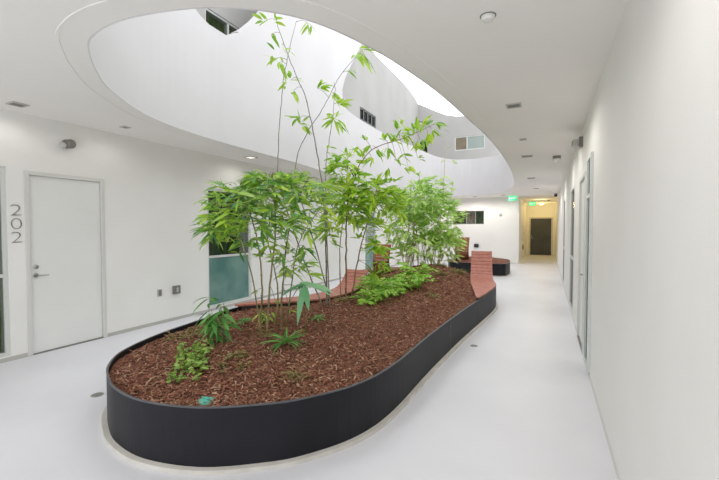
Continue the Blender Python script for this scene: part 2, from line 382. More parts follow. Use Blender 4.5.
curtain('x', XL - .2, 1.5, 2.42, .02, 2.5, M['curtain'], 'green and brown curtain added for the greenery showing in the sidelight at the left edge')
window(2, 'x', XL, -1, 5.36, 6.55, .06, 2.36, split(5.36, 6.55, .06, 2.36, 1.04, M['glass_dk'], M['glass_teal']), M['alu'], 'tall two-pane window behind the bamboo, dark green over frosted teal', (1.04,), daylit=True)
curtain('x', XL - .5, 5.2, 6.7, .9, 2.5, M['curtain_g'], 'dark green curtain in the tall window behind the bamboo')
window(3, 'x', XL, -1, 12.45, 13.35, .06, 2.36, split(12.45, 13.35, .06, 2.36, 1.04, M['pale_glass'], M['glass_teal']), M['alu'], 'farther tall window of the left wall, half hidden by bamboo', (1.04,))
window(4, 'x', XR, 1, 4.72, 5.18, .06, 2.40, split(4.72, 5.18, .06, 2.40, 1.95, M['glass_rt'], M['glass_rt']), M['alu'], 'narrow greenish sidelight nearest on the right wall', (1.95,), out=-.03)
window(5, 'x', XR, 1, 7.80, 8.95, .06, 2.36, split(7.80, 8.95, .06, 2.36, 1.03, M['glass_dk'], M['glass_dk']), M['alu'], 'dark window in the middle of the right wall', (1.03,), out=-.004)
window(6, 'x', XR, 1, 11.75, 12.75, .06, 2.40, split(11.75, 12.75, .06, 2.40, 1.03, M['glass_dk'], M['glass_dk']), M['alu'], 'dark window farthest along the right wall', (1.03,), out=-.004)
window(7, 'y', YF, 1, -4.05, -2.63, 1.78, 2.40, [(-4.0, -2.68, 1.83, 2.35, M['glass_up'])], M['aludk'], 'low wide window in the far wall above the bench backs', (), (), .035, daylit=True)
for a_, c_, m_, l_ in ((-4.2, -3.5, 'curtain_b', 'grey brown curtain at the left of the low wide far window'), (-3.48, -3.08, 'curtain_p', 'pale pinkish curtain added for the reflection in the middle of the low wide far window'), (-3.06, -2.5, 'curtain_g', 'dark green curtain at the right of the low wide far window')):
    curtain('y', YF + .42, a_, c_, 1.6, 2.55, M[m_], l_)
window(8, 'x', XL, -1, 5.36, 7.0, 5.13, 5.74, [(5.40, 6.0, 5.17, 5.70, M['glass_up']), (6.0, 6.96, 5.17, 5.70, M['glass_up'])], M['alu'], 'upper window at the top, above the dip of the white parapet', (), ((5.97, 5.15, 5.72),), .04, daylit=True)
curtain('x', XL - .4, 5.2, 7.1, 5.0, 5.95, M['curtain'], 'green brown curtain added for the reflection in the upper window above the parapet dip')
window(9, 'x', XL, -1, 12.01, 13.38, 5.31, 5.75, [(12.05, 13.34, 5.35, 5.71, M['glass_dk'])], M['aludk'], 'small barred upper window on the shaded wall', (), ((12.35, 5.33, 5.73), (12.7, 5.33, 5.73), (13.03, 5.33, 5.73)), .06)
window(10, 'y', YF, 1, -4.0, -2.62, 5.25, 5.90, [(-3.96, -3.45, 5.29, 5.86, M['brown']), (-3.45, -2.66, 5.29, 5.86, M['pale_glass'])], M['alu'], 'upper far window, half brown blind and half pale glass', (), ((-3.43, 5.27, 5.88),), .045)
window(11, 'y', YF, 1, -5.7, -5.32, 5.17, 5.84, [(-5.66, -5.36, 5.21, 5.80, M['glass_dk'])], M['aludk'], 'smallest dark upper window in the corner behind the leaves', (), (), .035)

# ------------------------------------------------------------------ doors
def door(n, axis, pos, sgn, u0, u1, z1, leaf_m, frame_m, label, hinge_left=True, fw=.05, latch_u=None):
    P = (lambda u, w, z: (pos + sgn * w, u, z)) if axis == 'x' else (lambda u, w, z: (u, pos + sgn * w, z))
    t = thing('door_%d' % n, P((u0 + u1) / 2, 0, 0), label, 'door', None, 'structure')
    g = .001
    f = MB(); f.b2(P(u0 + g, -.012, .001), P(u0 + fw, .12, z1 - g)); f.b2(P(u1 - fw, -.012, .001), P(u1 - g, .12, z1 - g)); f.b2(P(u0 + fw, -.012, z1 - fw), P(u1 - fw, .12, z1 - g))
    rel(f.build('door_frame', frame_m, bevel=.004), t)
    leaf = rel(MB().b2(P(u0 + fw + .004, .016, .012), P(u1 - fw - .004, .06, z1 - fw - .004)).build('door_leaf', leaf_m, bevel=.003), t)
    rel(MB().b2(P(u0 + fw, -.01, .001), P(u1 - fw, .12, .011)).build('threshold', M['grey']), t)
    lu, dr = latch_u
    h = MB(); nx = P(0, -1, 0); nv = Vector((nx[0] - P(0, 0, 0)[0], nx[1] - P(0, 0, 0)[1], 0))
    h.lathe(P(lu, .016, 1.0), nv, [(0, .028), (.008, .028), (.010, .012), (.05, .011)], 16)
    h.tube([P(lu, -.03, 1.0), P(lu + dr * .02, -.036, 1.0), P(lu + dr * .12, -.036, .998)], [.010, .010, .007], 8)
    h.build('lever_handle', M['nickel'], leaf)
    k = MB(); k.lathe(P(lu, .016, 1.11), nv, [(0, .028), (.012, .028), (.018, .018), (.022, .016)], 16)
    k.build('deadbolt', M['nickel'], leaf)
    return t
door(1, 'x', XL, -1, 2.50, 3.46, 2.31, M['doorw'], M['framew'], 'white flush door on the left wall beside its number', latch_u=(2.61, 1))
door(2, 'x', XR, 1, 5.60, 6.56, 2.31, M['doorw'], M['framew'], 'white door on the right wall past the dark number', latch_u=(5.72, 1))
door(3, 'y', YE, 1, -.97, .31, 2.24, M['doord'], M['brass'], 'dark door at the end of the corridor in a beige frame', latch_u=(-.83, 1), fw=.07)

# baseboards / base joints
def base(n, axis, pos, sgn, segs, label):
    b = MB()
    for a, c in segs:
        if axis == 'x': b.b2((pos, a, 0.001), (pos + sgn * (.008 if 'left' in n else .003), c, .05))
        else: b.b2((a, pos, 0.001), (c, pos + sgn * .008, .05))
    struct(b.build(n, M['lgrey'] if 'left' in n else M['framew']), label, 'baseboard')
base('baseboard_left', 'x', XL, 1, [(YB, 2.49), (3.47, YF)], 'thin grey base strip along the left wall')
base('baseboard_right', 'x', XR, -1, [(YB, 5.59), (6.57, YE)], 'thin pale base strip along the right wall')
base('baseboard_far', 'y', YF, -1, [(XL + .01, XC)], 'thin pale base strip along the far courtyard wall')

# ------------------------------------------------------------------ door numbers
def digits(txt, x, y, zs, face, label):
    t = thing('door_number', (x, y, zs[-1]), label, 'door number')
    for ch, z in zip(txt, zs):
        cu = bpy.data.curves.new('digit', 'FONT'); cu.body = ch; cu.size = .2; cu.extrude = .004; cu.align_x = 'CENTER'; cu.align_y = 'CENTER'; cu.offset = -.006
        tmp = bpy.data.objects.new('tmp', cu); C.objects.link(tmp); bpy.context.view_layer.update()
        me = bpy.data.meshes.new_from_object(tmp.evaluated_get(bpy.context.evaluated_depsgraph_get()))
        bpy.data.objects.remove(tmp); me.name = 'digit'
        me.transform(Matrix.LocRotScale(Vector((0, 0, z - zs[-1])), None, None) @ Matrix.Rotation(face, 4, 'Z') @ Matrix.Rotation(R(90), 4, 'X') @ Matrix.Diagonal((1.4, 1, 1, 1)))
        me.materials.clear(); link('digit', me, M['digit'], t)
digits('202', XL + .003, 2.415, (1.81, 1.645, 1.48), R(90), 'dark number 202 stacked vertically left of the white door')
digits('201', XR - .003, 5.40, (1.88, 1.71, 1.54), R(-90), 'dark door number stacked vertically on the right wall')

# ------------------------------------------------------------------ planters
ZR = .42
def planter(P, label, tracks=True):
    t = thing('planter', (sum(p.x for p in P) / len(P), sum(p.y for p in P) / len(P), 0), label, 'planter')
    rel(ring_wall(offset(P, -.012), P, .03, ZR).build('steel_wall', M['steel']), t)
    rel(ring_wall(offset(P, -.014), offset(P, .002), ZR, ZR + .008).build('top_edge', M['steel_edge'] if 'steel_edge' in M else M['steel']), t)
    rel(ring_wall(offset(P, -.02), offset(P, .04), .0005, .03).build('concrete_curb', M['curb']), t)
    return t
M['steel_edge'] = mat('paler_steel_edge', (.10, .10, .11), .4, .3)  # paler grey than the steel walls, for top edge and weld seams
pl = planter(rim, 'long dark steel planter with rounded end holding the bamboo')
for (x, y) in ((-1.105, 4.9), (-1.0, 6.4)):
    seam = MB(); i = min(range(len(rim)), key=lambda k: (rim[k].x - x) ** 2 + (rim[k].y - y) ** 2)
    p, q = rim[i], rim[(i + 1) % len(rim)]; d = (q - p).normalized() * .006; nrm = Vector((d.y, -d.x)).normalized() * .003
    seam.add([(*(p - d), .032), (*(p + d), .032), (*(p + d + nrm), .032), (*(p - d + nrm), .032), (*(p - d), ZR), (*(p + d), ZR), (*(p + d + nrm), ZR), (*(p - d + nrm), ZR)], [(0, 1, 2, 3), (4, 5, 6, 7), (0, 1, 5, 4), (1, 2, 6, 5), (2, 3, 7, 6), (3, 0, 4, 7)])
    rel(seam.build('weld_seam', M['steel_edge']), pl)
pl2 = planter(rim2, 'second dark planter farther back, right behind the red bench')

def edge_dist(x, y, P):
    return min(math.hypot(x - p.x, y - p.y) for p in P)
def mz(x, y, P=None):
    P = P or rim
    e = min(1, edge_dist(x, y, P) / 1.1)
    return (.375 if P is rim else .41) + (.11 if P is rim else .2) * (e * e * (3 - 2 * e)) + .03 * noise.noise(Vector((x * 1.3, y * 1.3, 0))) * e + (.17 * e * math.exp(-((x + 2.3) ** 2 + (y - 9.4) ** 2) / 1.1) if P is rim else 0)
def bed(P, step, name, label, group=None):
    inn = offset(P, -.016); pts = [p.copy() for p in inn]
    xs = [p.x for p in P]; ys = [p.y for p in P]
    from mathutils.geometry import delaunay_2d_cdt
    n = len(pts); edges = [(i, (i + 1) % n) for i in range(n)]
    y = min(ys)
    while y < max(ys):
        x = min(xs)
        while x < max(xs):
            px, py = x + random.uniform(-.3, .3) * step, y + random.uniform(-.3, .3) * step
            if inside((px, py), inn) and edge_dist(px, py, inn) > step * .5: pts.append(Vector((px, py)))
            x += step
        y += step
    v, e, f, *_ = delaunay_2d_cdt(pts, edges, [], 1, 1e-5)
    b = MB(); b.add([(p.x, p.y, mz(p.x, p.y, P) + .012 * noise.noise(Vector((p.x * 7, p.y * 7, 3)))) for p in v], [tuple(q) for q in f])
    o = b.build(name, M['mulch'], smooth=True)
    for pg in o.data.polygons:
        if pg.normal.z < 0: pg.flip()
    return tag(o, label, 'mulch', None, 'stuff')
bed(rim, .11, 'mulch', 'red-brown bark mulch filling the long bamboo planter')
bed(rim2, .25, 'mulch', 'brown mulch filling the second planter behind the red bench')
b = MB()
def chip(x, y, P, s=1):
    z = mz(x, y, P) + random.uniform(.004, .022)
    L, w, h = random.uniform(.016, .05) * s, random.uniform(.003, .007) * s, random.uniform(.0015, .003) * s
    if random.random() < .15: L *= 2.1; w *= .6
    rot = Matrix.Rotation(random.uniform(0, 6.28), 3, 'Z') @ Matrix.Rotation(random.gauss(0, .4), 3, 'Y') @ Matrix.Rotation(random.gauss(0, .5), 3, 'X')
    vs = []
    for i in (-1, 0, 1):
        for (j, k) in ((-1, -1), (1, -1), (1, 1), (-1, 1)):
            v = rot @ Vector((i * L / 2, j * w * (1 if i == 0 else .55), k * h + (.15 * L if i == 0 else 0))); vs.append(v + Vector((x, y, z)))
    fs = [(0, 3, 2, 1), (8, 9, 10, 11)]
    for q in (0, 4):
        for k in range(4): fs.append((q + k, q + (k + 1) % 4, q + 4 + (k + 1) % 4, q + 4 + k))
    b.add(vs, fs)
inn = offset(rim, -.06); cnt = 0
while cnt < 20000:
    y = 1.7 + (random.random() ** 1.7) * 9.4; x = random.uniform(-4.3, -.9)
    if inside((x, y), inn): chip(x, y, rim, 1 + max(0, y - 4) * .10); cnt += 1
tag(b.build('bark_chips', M['chip'], recalc=True), 'loose reddish bark chips scattered over the mulch', 'bark chips', None, 'stuff')

# ------------------------------------------------------------------ slatted lounge benches
def bench(label, prof, inner, outer, wood, group=None):
    """prof: (y, z) from foot to head; inner/outer: x of the two sides as a function of the distance along the profile"""
    P = spline([Vector(p) for p in prof], 12, False)
    acc = [0]
    for a, c in zip(P, P[1:]): acc.append(acc[-1] + (c - a).length)
    T = acc[-1]
    def pt(s):
        s = max(0, min(T, s))
        for i in range(len(P) - 1):
            if s <= acc[i + 1]: k = (s - acc[i]) / max(acc[i + 1] - acc[i], 1e-6); return P[i].lerp(P[i + 1], k), (P[i + 1] - P[i]).normalized()
        return P[-1], (P[-1] - P[-2]).normalized()
    t = thing('lounge_bench', ((inner(.5) + outer(.5)) / 2, prof[0][0], ZR), label, 'bench', group)
    pitch, wd, hh = .085, .078, .014
    s = pitch / 2
    while s < T - .03:
        c, d = pt(s); n = Vector((-d.y, d.x))
        if n.y < 0: n = -n
        vs = []
        for e in (-1, 1):
            q = c + d * (e * wd / 2); u = (s + e * wd / 2) / T
            for h in (-hh, hh):
                r = q + n * h
                vs += [(inner(u), r.x, r.y), (outer(u), r.x, r.y)]
        if abs(inner(s / T) - outer(s / T)) > .03:
            o = MB().add(vs, [(0, 1, 3, 2), (4, 6, 7, 5), (0, 4, 5, 1), (2, 3, 7, 6), (0, 2, 6, 4), (1, 5, 7, 3)]).build('slat', wood, bevel=.004)
            rel(o, t)
        s += pitch
    for k, (sd, nm) in enumerate(((inner, 'side_rail'), (outer, 'side_rail'))):
        b = MB(); vs = []; fs = []; K = 36
        off = .015 * (1 if inner(.5) > outer(.5) else -1) * (1 if k == 0 else -1)
        for i in range(K + 1):
            c, d = pt(T * (.02 + .97 * i / K)); n = Vector((-d.y, d.x)); n = n if n.y > 0 else -n
            for w_ in (0, .022):
                for h in (-.016, -.075 if c.y < .56 else -.05):
                    r = c + n * h; vs.append((sd(.02 + .97 * i / K) - off - w_ * (1 if off > 0 else -1), r.x, r.y))
        for i in range(K):
            a = 4 * i
            for p, q in ((0, 1), (1, 3), (3, 2), (2, 0)): fs.append((a + p, a + q, a + 4 + q, a + 4 + p))
        fs += [(0, 1, 3, 2), (4 * K, 4 * K + 2, 4 * K + 3, 4 * K + 1)]
        rel(b.add(vs, fs).build(nm, M['under']), t)
    return t
def rimx(y, right=True):
    c = [p for p in rim if (p.x > -2.5) == right]
    c.sort(key=lambda p: abs(p.y - y)); a, d = c[0], c[1]
    if abs(a.y - d.y) < 1e-4: return a.x
    return a.x + (d.x - a.x) * (y - a.y) / (d.y - a.y)
def along(prof):
    P = spline([Vector(p) for p in prof], 12, False); acc = [0]
    for a, c in zip(P, P[1:]): acc.append(acc[-1] + (c - a).length)
    def y_at(u):
        s = max(0, min(1, u)) * acc[-1]
        for i in range(len(P) - 1):
            if s <= acc[i + 1]: return P[i].lerp(P[i + 1], (s - acc[i]) / max(acc[i + 1] - acc[i], 1e-6)).x
        return P[-1].x
    return y_at
pr = [(6.5, .462), (7.2, .458), (7.9, .458), (8.45, .462), (8.78, .53), (8.98, .70), (9.1, .90), (9.2, 1.11)]
yr = along(pr)
bench('pinkish red slatted lounge bench with upright back on the right rim of the long planter', pr,
      lambda u: lerp(yr(u), [(6.5, -1.03), (7.0, -1.14), (8.3, -1.43), (8.8, -1.52), (9.2, -1.57)]),
      lambda u: lerp(yr(u), [(6.5, -.985), (7.0, -.94), (7.6, -.905), (8.0, -.89), (8.3, -.92), (8.7, -1.03), (9.2, -1.12)]), M['wood'])
prl = [(4.27, .468), (4.8, .468), (5.4, .468), (5.95, .47), (6.3, .50), (6.55, .62), (6.72, .79)]
yl = along(prl)
bench('red slatted lounge bench behind the bamboo stems on the left rim of the planter', prl,
      lambda u: lerp(yl(u), [(4.25, -4.06), (4.6, -3.74), (4.91, -3.42), (5.2, -3.22), (5.52, -3.12), (6.0, -3.07), (6.8, -3.08)]),
      lambda u: lerp(yl(u), [(4.25, -4.11), (4.5, -4.08), (4.9, -3.88), (5.3, -3.62), (5.9, -3.51), (6.8, -3.53)]), M['wood'])
prb = [(13.95, 1.27), (13.85, 1.05), (13.78, .8), (13.88, .56), (14.1, .49), (14.6, .47), (15.3, .47)]
bench('brown slatted bench back standing beyond the red bench, on the second planter', prb, lambda u: -2.45 - .0 * u, lambda u: -2.93, M['wood_dark'])
prc = [(9.2, 1.18), (9.1, .98), (9.06, .75), (9.15, .56), (9.35, .50), (9.8, .48), (10.4, .48)]
bench('brown slatted bench back half hidden by leaves left of the far bamboo', prc, lambda u: -3.56, lambda u: -4.0, M['wood_dark'])

# ------------------------------------------------------------------ plants
class Leaves(MB):
    def leaf(s, p, d, L, w, droop=.25, up=Vector((0, 0, 1))):
        p = Vector(p); d = Vector(d).normalized(); sd = d.cross(up)
        sd = sd.normalized() if sd.length > .1 else d.orthogonal().normalized()
        sd = (Matrix.Rotation(random.gauss(0, .5), 3, d) @ sd).normalized(); n = sd.cross(d)
        vs = []; prof = ((0, .06), (.22, .85), (.5, 1), (.78, .62), (1, .02))
        for t, k in prof:
            c = p + d * (L * t) + Vector((0, 0, -1)) * (droop * L * t * t)
            vs += [c - sd * (w * k / 2) + n * (w * k * .12), c, c + sd * (w * k / 2) + n * (w * k * .12)]
        fs = []
        for i in range(4):
            a = 3 * i; fs += [(a, a + 1, a + 4, a + 3), (a + 1, a + 2, a + 5, a + 4)]
        s.add(vs, fs)
    def spray(s, p, d, n, L, w, spread=.9, droop=.3):
        d = Vector(d).normalized(); hz = d.cross(Vector((0, 0, 1)))
        hz = hz.normalized() if hz.length > .1 else Vector((1, 0, 0))
        for i in range(n):
            a = (i / (n - 1) - .5) * 2 * spread if n > 1 else 0
            a += random.gauss(0, .15)
            q = d * math.cos(a) + hz * math.sin(a) + Vector((0, 0, random.gauss(0, .22)))
            s.leaf(Vector(p) + Vector([random.gauss(0, L * .08) for _ in range(3)]), q, L * random.uniform(.7, 1.15), w * random.uniform(.8, 1.2), droop * random.uniform(.5, 1.6))
def culm_pts(px, d, wob=.012):
    P = spline([at(x, y, d + dd) for x, y, dd in px], 8, False)
    return [p + Vector((random.gauss(0, wob * .3), random.gauss(0, wob * .3), 0)) for p in P]
def culm_mesh(P, r0, r1, node=.22):
    """stem with swollen rings at its nodes"""
    pts = []; rad = []; acc = 0; nxt = node
    T = sum((c - a).length for a, c in zip(P, P[1:]))
    for a, c in zip(P, P[1:]):
        L = (c - a).length; r = r0 + (r1 - r0) * acc / T
        pts.append(a); rad.append(r)
        while nxt < acc + L - .012 and nxt > acc + .012:
            q = a.lerp(c, (nxt - acc) / L); e = (c - a).normalized()
            pts += [q - e * .008, q, q + e * .008]; rad += [r, r * 1.45, r]; nxt += node
        acc += L
        if nxt <= acc + .012: nxt = acc + .02
    pts.append(P[-1]); rad.append(r1)
    return MB().tube(pts, rad, 8)
def ground(p): return Vector((p.x, p.y, mz(p.x, p.y) - .02))
def plant(name, base_pt, label, cat, culms, culm_mat, leaf_mat, blobs, sprays, L, w, r0=.012, r1=.004, stem_name='culm', drop=True, group=None, extra=None, extra_sprays=1):
    """culms: lists of (pixel x, y, depth offset); blobs: (cx, cy, rx, ry, depth, rdepth, n sprays); sprays: (x, y, depth, dirx, diry, n leaves, scale)"""
    g = ground(base_pt); t = thing(name, g, label, cat, group)
    allp = []
    for (pts, d, a, c) in culms:
        P = culm_pts(pts, d)
        if drop: P[0].z = mz(P[0].x, P[0].y) - .03 if inside((P[0].x, P[0].y), rim) else P[0].z
        rel(culm_mesh(P, a, c).build(stem_name, culm_mat, smooth=True), t); allp += P[len(P) // 3:]
    lv = Leaves(); tw = MB()
    for (cx, cy, rx, ry, d, rd, n) in blobs:
        cen = at(cx, cy, d)
        for i in range(n):
            while True:
                u, v, q = [random.uniform(-1, 1) for _ in range(3)]
                if u * u + v * v + q * q < 1: break
            p = at(cx + u * rx, cy + v * ry, d + q * rd)
            out = (p - cen); out.z *= .4
            dr = out.normalized() * .8 + Vector((random.gauss(0, .5), random.gauss(0, .5), random.gauss(-.05, .22)))
            k = random.uniform(.75, 1.2)
            lv.spray(p, dr, random.choice((4, 5, 6, 7)), L * k, w * k, 1.1, .18)
            if i % 3 == 0 and allp:
                o = min(allp, key=lambda a: (a - p).length_squared)
                if (o - p).length < 1.0: tw.tube([o, o.lerp(p, .5) + Vector((0, 0, .04)), p], [.0035, .0028, .0015], 5)
    for (x, y, d, dx, dy, n, k) in sprays:
        p = at(x, y, d); dr = RT * dx - UP * dy + FW * random.uniform(-.4, .3)
        for q_ in range(extra_sprays): lv.spray(p + Vector([random.gauss(0, .03 * q_) for _ in range(3)]), dr, n, L * k, w * k, .85 + .25 * q_, .2)
        if allp:
            o = min(allp, key=lambda a: (a - p).length_squared)
            if .02 < (o - p).length < 1.2: tw.tube([o, o.lerp(p, .5) + Vector((0, 0, .02)), p], [.0035, .003, .002], 5)
    if extra: extra(lv)
    rel(lv.build('foliage', leaf_mat, recalc=False, smooth=True), t)
    if tw.v: tag(rel(tw.build('twigs', culm_mat, smooth=True), t), kind='stuff')
    return t
dA = 4.2
plant('bamboo', Vector((-2.7, 3.35, 0)), 'leafy bamboo clump nearest the rounded end, leaning over to the left', 'bamboo',
      [([(258, 338, 0), (262, 290, 0), (256, 235, .05), (240, 185, .1)], dA, .013, .004), ([(266, 342, -.05), (270, 285, 0), (276, 225, 0), (272, 172, 0)], dA, .013, .004),
       ([(281, 334, .1), (283, 285, .1), (290, 225, .1), (308, 178, .1)], dA, .012, .004), ([(262, 345, -.1), (256, 300, -.1), (246, 255, -.15), (218, 205, -.2)], dA, .010, .003),
       ([(274, 330, .2), (278, 290, .25), (268, 240, .3), (262, 190, .3)], dA, .010, .003), ([(286, 328, .2), (292, 280, .2), (300, 240, .2), (322, 205, .2)], dA, .009, .003)],
      M['culm'], M['leafA'],
      [(238, 208, 32, 32, dA - .1, .35, 50), (272, 190, 34, 20, dA, .4, 54), (304, 196, 30, 24, dA + .1, .4, 48), (290, 222, 34, 16, dA - .1, .35, 24), (222, 218, 18, 26, dA - .1, .25, 22), (290, 268, 34, 22, dA + .2, .3, 9), (266, 180, 24, 9, dA, .3, 22),
       (262, 222, 34, 22, dA - .2, .3, 16), (285, 255, 34, 22, dA + .1, .3, 12), (238, 246, 22, 10, dA, .2, 5)],
      [(214, 236, dA - .2, -1, .5, 4, 1.1), (212, 216, dA, -1, -.1, 3, 1), (208, 200, dA, -.6, .3, 3, .8), (330, 222, dA, 1, .4, 4, 1), (325, 190, dA, 1, .1, 4, 1),
       (300, 262, dA, .8, .5, 3, .7), (308, 250, dA, .8, .4, 3, .7), (258, 290, dA, -.5, .6, 3, .5), (275, 300, dA, .4, .7, 3, .5), (300, 288, dA, .8, .1, 3, .6), (290, 310, dA, .6, .2, 3, .4)],
      .19, .034)
dB = 5.4
plant('bamboo', at(326, 305, dB), 'tall thin bamboo with bare stems reaching up through the ceiling opening', 'bamboo',
      [([(327, 306, 0), (326, 250, 0), (324, 200, 0), (318, 160, 0), (307, 103, 0), (291, 63, 0), (276, 20, .05)], dB, .013, .004),
       ([(322, 304, .1), (300, 250, .1), (280, 185, .05), (278, 157, 0), (282, 95, 0), (287, 60, 0), (296, 22, 0)], dB, .011, .003),
       ([(331, 304, .05), (312, 235, .1), (295, 175, .1), (306, 135, .1), (322, 110, .1), (340, 76, .1), (360, 52, .1)], dB, .010, .003),
       ([(330, 308, -.05), (327, 240, 0), (326, 170, 0), (331, 130, 0), (335, 92, 0), (334, 82, 0)], dB, .009, .003)],
      M['culmg'], M['leafB'], [(326, 236, 14, 8, dB, .15, 4)],
      [(267, 20, dB, -.5, -.3, 3, .9), (276, 18, dB, .8, -.5, 2, .9), (272, 34, dB, .4, .5, 3, .8), (280, 62, dB, .3, .9, 3, 1), (291, 80, dB, .5, -.5, 2, 1), (286, 82, dB, -.6, .5, 2, .8), (294, 90, dB, .4, .6, 3, .8),
       (276, 58, dB, -1, -.1, 2, 1.1), (286, 51, dB, .8, .2, 2, .7), (318, 88, dB, .7, -.4, 3, .9), (333, 94, dB, .5, .5, 3, .8), (340, 104, dB, .9, -.3, 3, .9), (335, 118, dB, .1, -.8, 3, .8), (337, 120, dB, .8, .6, 3, 1), (333, 118, dB, -.8, .1, 2, .9),
       (297, 118, dB, -.8, .1, 2, 1), (301, 122, dB, .2, -.8, 2, .8), (302, 125, dB, .8, .3, 3, .8), (348, 72, dB, .6, .3, 2, .8), (363, 55, dB, .5, .9, 4, 1.3), (365, 50, dB, .9, 0, 3, 1.1), (330, 155, dB, .9, -.3, 2, 1),
       (307, 22, dB, 0, 1, 3, .7), (328, 232, dB, -.6, .4, 4, 1), (330, 238, dB, .8, .3, 3, .9)],
      .225, .048, extra_sprays=2)
dC = 5.9
plant('bamboo', at(346, 303, dC), 'brown-stemmed bamboo with yellow-green crown in the middle of the planter', 'bamboo',
      [([(346, 308, 0), (346, 250, 0), (347, 215, 0), (352, 180, 0), (372, 150, 0), (405, 138, 0), (434, 124, 0)], dC, .016, .003), ([(350, 306, .1), (358, 260, .1), (368, 220, .1), (378, 185, .1)], dC, .014, .004),
       ([(341, 307, .15), (340, 250, .15), (345, 200, .15), (348, 155, .1)], dC, .010, .003)],
      M['culmb'], M['leafC'],
      [(347, 170, 16, 18, dC, .25, 34), (346, 200, 24, 22, dC, .4, 80), (376, 193, 28, 17, dC + .1, .4, 80), (392, 205, 16, 14, dC + .2, .3, 24), (378, 235, 10, 16, dC, .2, 12), (345, 222, 24, 12, dC - .1, .3, 12), (368, 222, 16, 10, dC, .3, 9),
       (378, 262, 10, 22, dC + .2, .2, 7), (368, 248, 14, 14, dC + .1, .2, 4)],
      [(392, 142, dC, .2, -.8, 4, 1), (410, 134, dC, -.5, -.4, 4, 1.1), (428, 134, dC, .2, .8, 4, 1), (396, 160, dC, .8, .3, 3, .9), (380, 152, dC, .5, .6, 4, .9), (362, 158, dC, -.2, -.8, 4, 1), (414, 146, dC, .9, .2, 4, 1), (372, 146, dC, -.6, .3, 4, 1), (366, 140, dC, -.5, -.6, 3, .9), (385, 140, dC, -.2, -.7, 3, .9), (398, 130, dC, -.4, -.6, 4, 1.1), (404, 136, dC, .5, .4, 4, 1.2), (415, 128, dC, .1, -.8, 4, 1.2), (424, 126, dC, .5, -.8, 4, 1.2),
       (434, 124, dC, 1, -.2, 4, 1.1), (432, 130, dC, .9, .4, 3, 1), (420, 140, dC, -.3, .7, 4, 1), (402, 154, dC, .1, .9, 2, 1), (408, 166, dC, .5, .6, 3, .8), (388, 170, dC, -.2, .7, 4, .8), (372, 158, dC, -.6, .5, 4, 1), (388, 148, dC, .1, .8, 4, .9),
       (358, 148, dC, -.8, 0, 3, .9), (334, 160, dC, -.8, 0, 3, .9), (418, 158, dC, .6, -.2, 2, .8)],
      .18, .044, extra_sprays=2)
dD = 10.2
rr = random.Random(3); cd = []
for i in range(18):
    bx = rr.uniform(404, 440); tx = bx + rr.uniform(-18, 20); ty = rr.uniform(178, 225)
    cd.append(([(bx, 274, rr.uniform(-.4, .4)), ((bx * 2 + tx) / 3 + rr.uniform(-2, 2), 245, 0), ((bx + 2 * tx) / 3, 215, 0), (tx, ty, 0)], dD, .014, .005))
cd.append(([(432, 274, 0), (440, 220, 0), (444, 180, 0), (445, 134, 0)], dD, .012, .004)); cd.append(([(424, 274, 0), (424, 220, 0), (422, 190, 0), (418, 172, 0)], dD, .012, .004))
plant('bamboo', at(420, 272, dD), 'dense pale bamboo clump farthest back in the long planter', 'bamboo', cd, M['culmd'], M['leafD'],
      [(420, 204, 30, 20, dD, .7, 170), (440, 224, 22, 28, dD, .6, 150), (402, 222, 20, 26, dD, .6, 90), (424, 240, 32, 18, dD, .6, 44), (448, 246, 14, 14, dD - .1, .4, 44), (396, 204, 14, 14, dD, .4, 34), (432, 186, 20, 10, dD, .4, 30), (414, 254, 28, 10, dD, .4, 14)],
      [(446, 148, dD, .5, -.3, 2, 1), (446, 160, dD, -.5, .2, 2, .9), (420, 176, dD, -.4, -.5, 3, 1), (444, 176, dD, .5, .2, 3, 1), (452, 162, dD, 1, -.2, 2, .8)],
      .24, .052)

# low plants ---------------------------------------------------------
def small(name, x, y, label, cat, leaf_mat, fn, group=None, stems=None, stem_mat=None):
    g = Vector((x, y, mz(x, y))); t = thing(name, g, label, cat, group)
    lv = Leaves(); sm = MB(); fn(lv, sm, g)
    rel(lv.build('foliage', leaf_mat, recalc=False, smooth=True), t)
    if sm.v: tag(rel(sm.build('stems', stem_mat or M['culm'], smooth=True), t), kind='stuff')
    return t
def fern(nf, L, h):
    def fn(lv, sm, g):
        for i in range(nf):
            a = 6.283 * i / nf + random.uniform(-.4, .4); l = L * random.uniform(.45, 1.1); hh = h * random.uniform(.35, 1.35); d = Vector((math.cos(a), math.sin(a), 0)); side = Vector((-d.y, d.x, 0))
            pts = [g + d * (l * t) + Vector((0, 0, hh * (2.1 * t - 1.4 * t * t))) for t in [k / 7 for k in range(8)]]
            sm.tube(pts, [.003 - .0003 * k for k in range(8)], 5)
            for k in range(1, 8):
                ll = l * .42 * math.sin(math.pi * (.25 + .70 * k / 8)) + .03
                for s_ in (-1, 1): lv.leaf(pts[k], side * s_ + d * .6 + Vector((0, 0, random.uniform(-.1, .5))), ll, ll * .36, .25)
            lv.leaf(pts[-1], d, .09, .03, .2)
    return fn
ferns = [(-2.30, 5.2, 13, .30, .22, 'lowest bright green fern, beside the brown bamboo stem'), (-2.28, 5.85, 14, .36, .27, 'bright green fern in the middle of the fern row'),
         (-2.2, 6.6, 14, .40, .28, 'bright green fern behind the middle one, towards the red bench'), (-2.62, 6.2, 12, .36, .27, 'bright green fern on the left of the fern row'), (-2.4, 7.6, 14, .42, .36, 'farthest bright green fern in front of the pale bamboo')]
for x, y, n, L, h, lab in ferns: small('fern', x, y, lab, 'fern', M['leafF'], fern(n, L, h), 'bright green ferns in the planter', None, M['culm'])
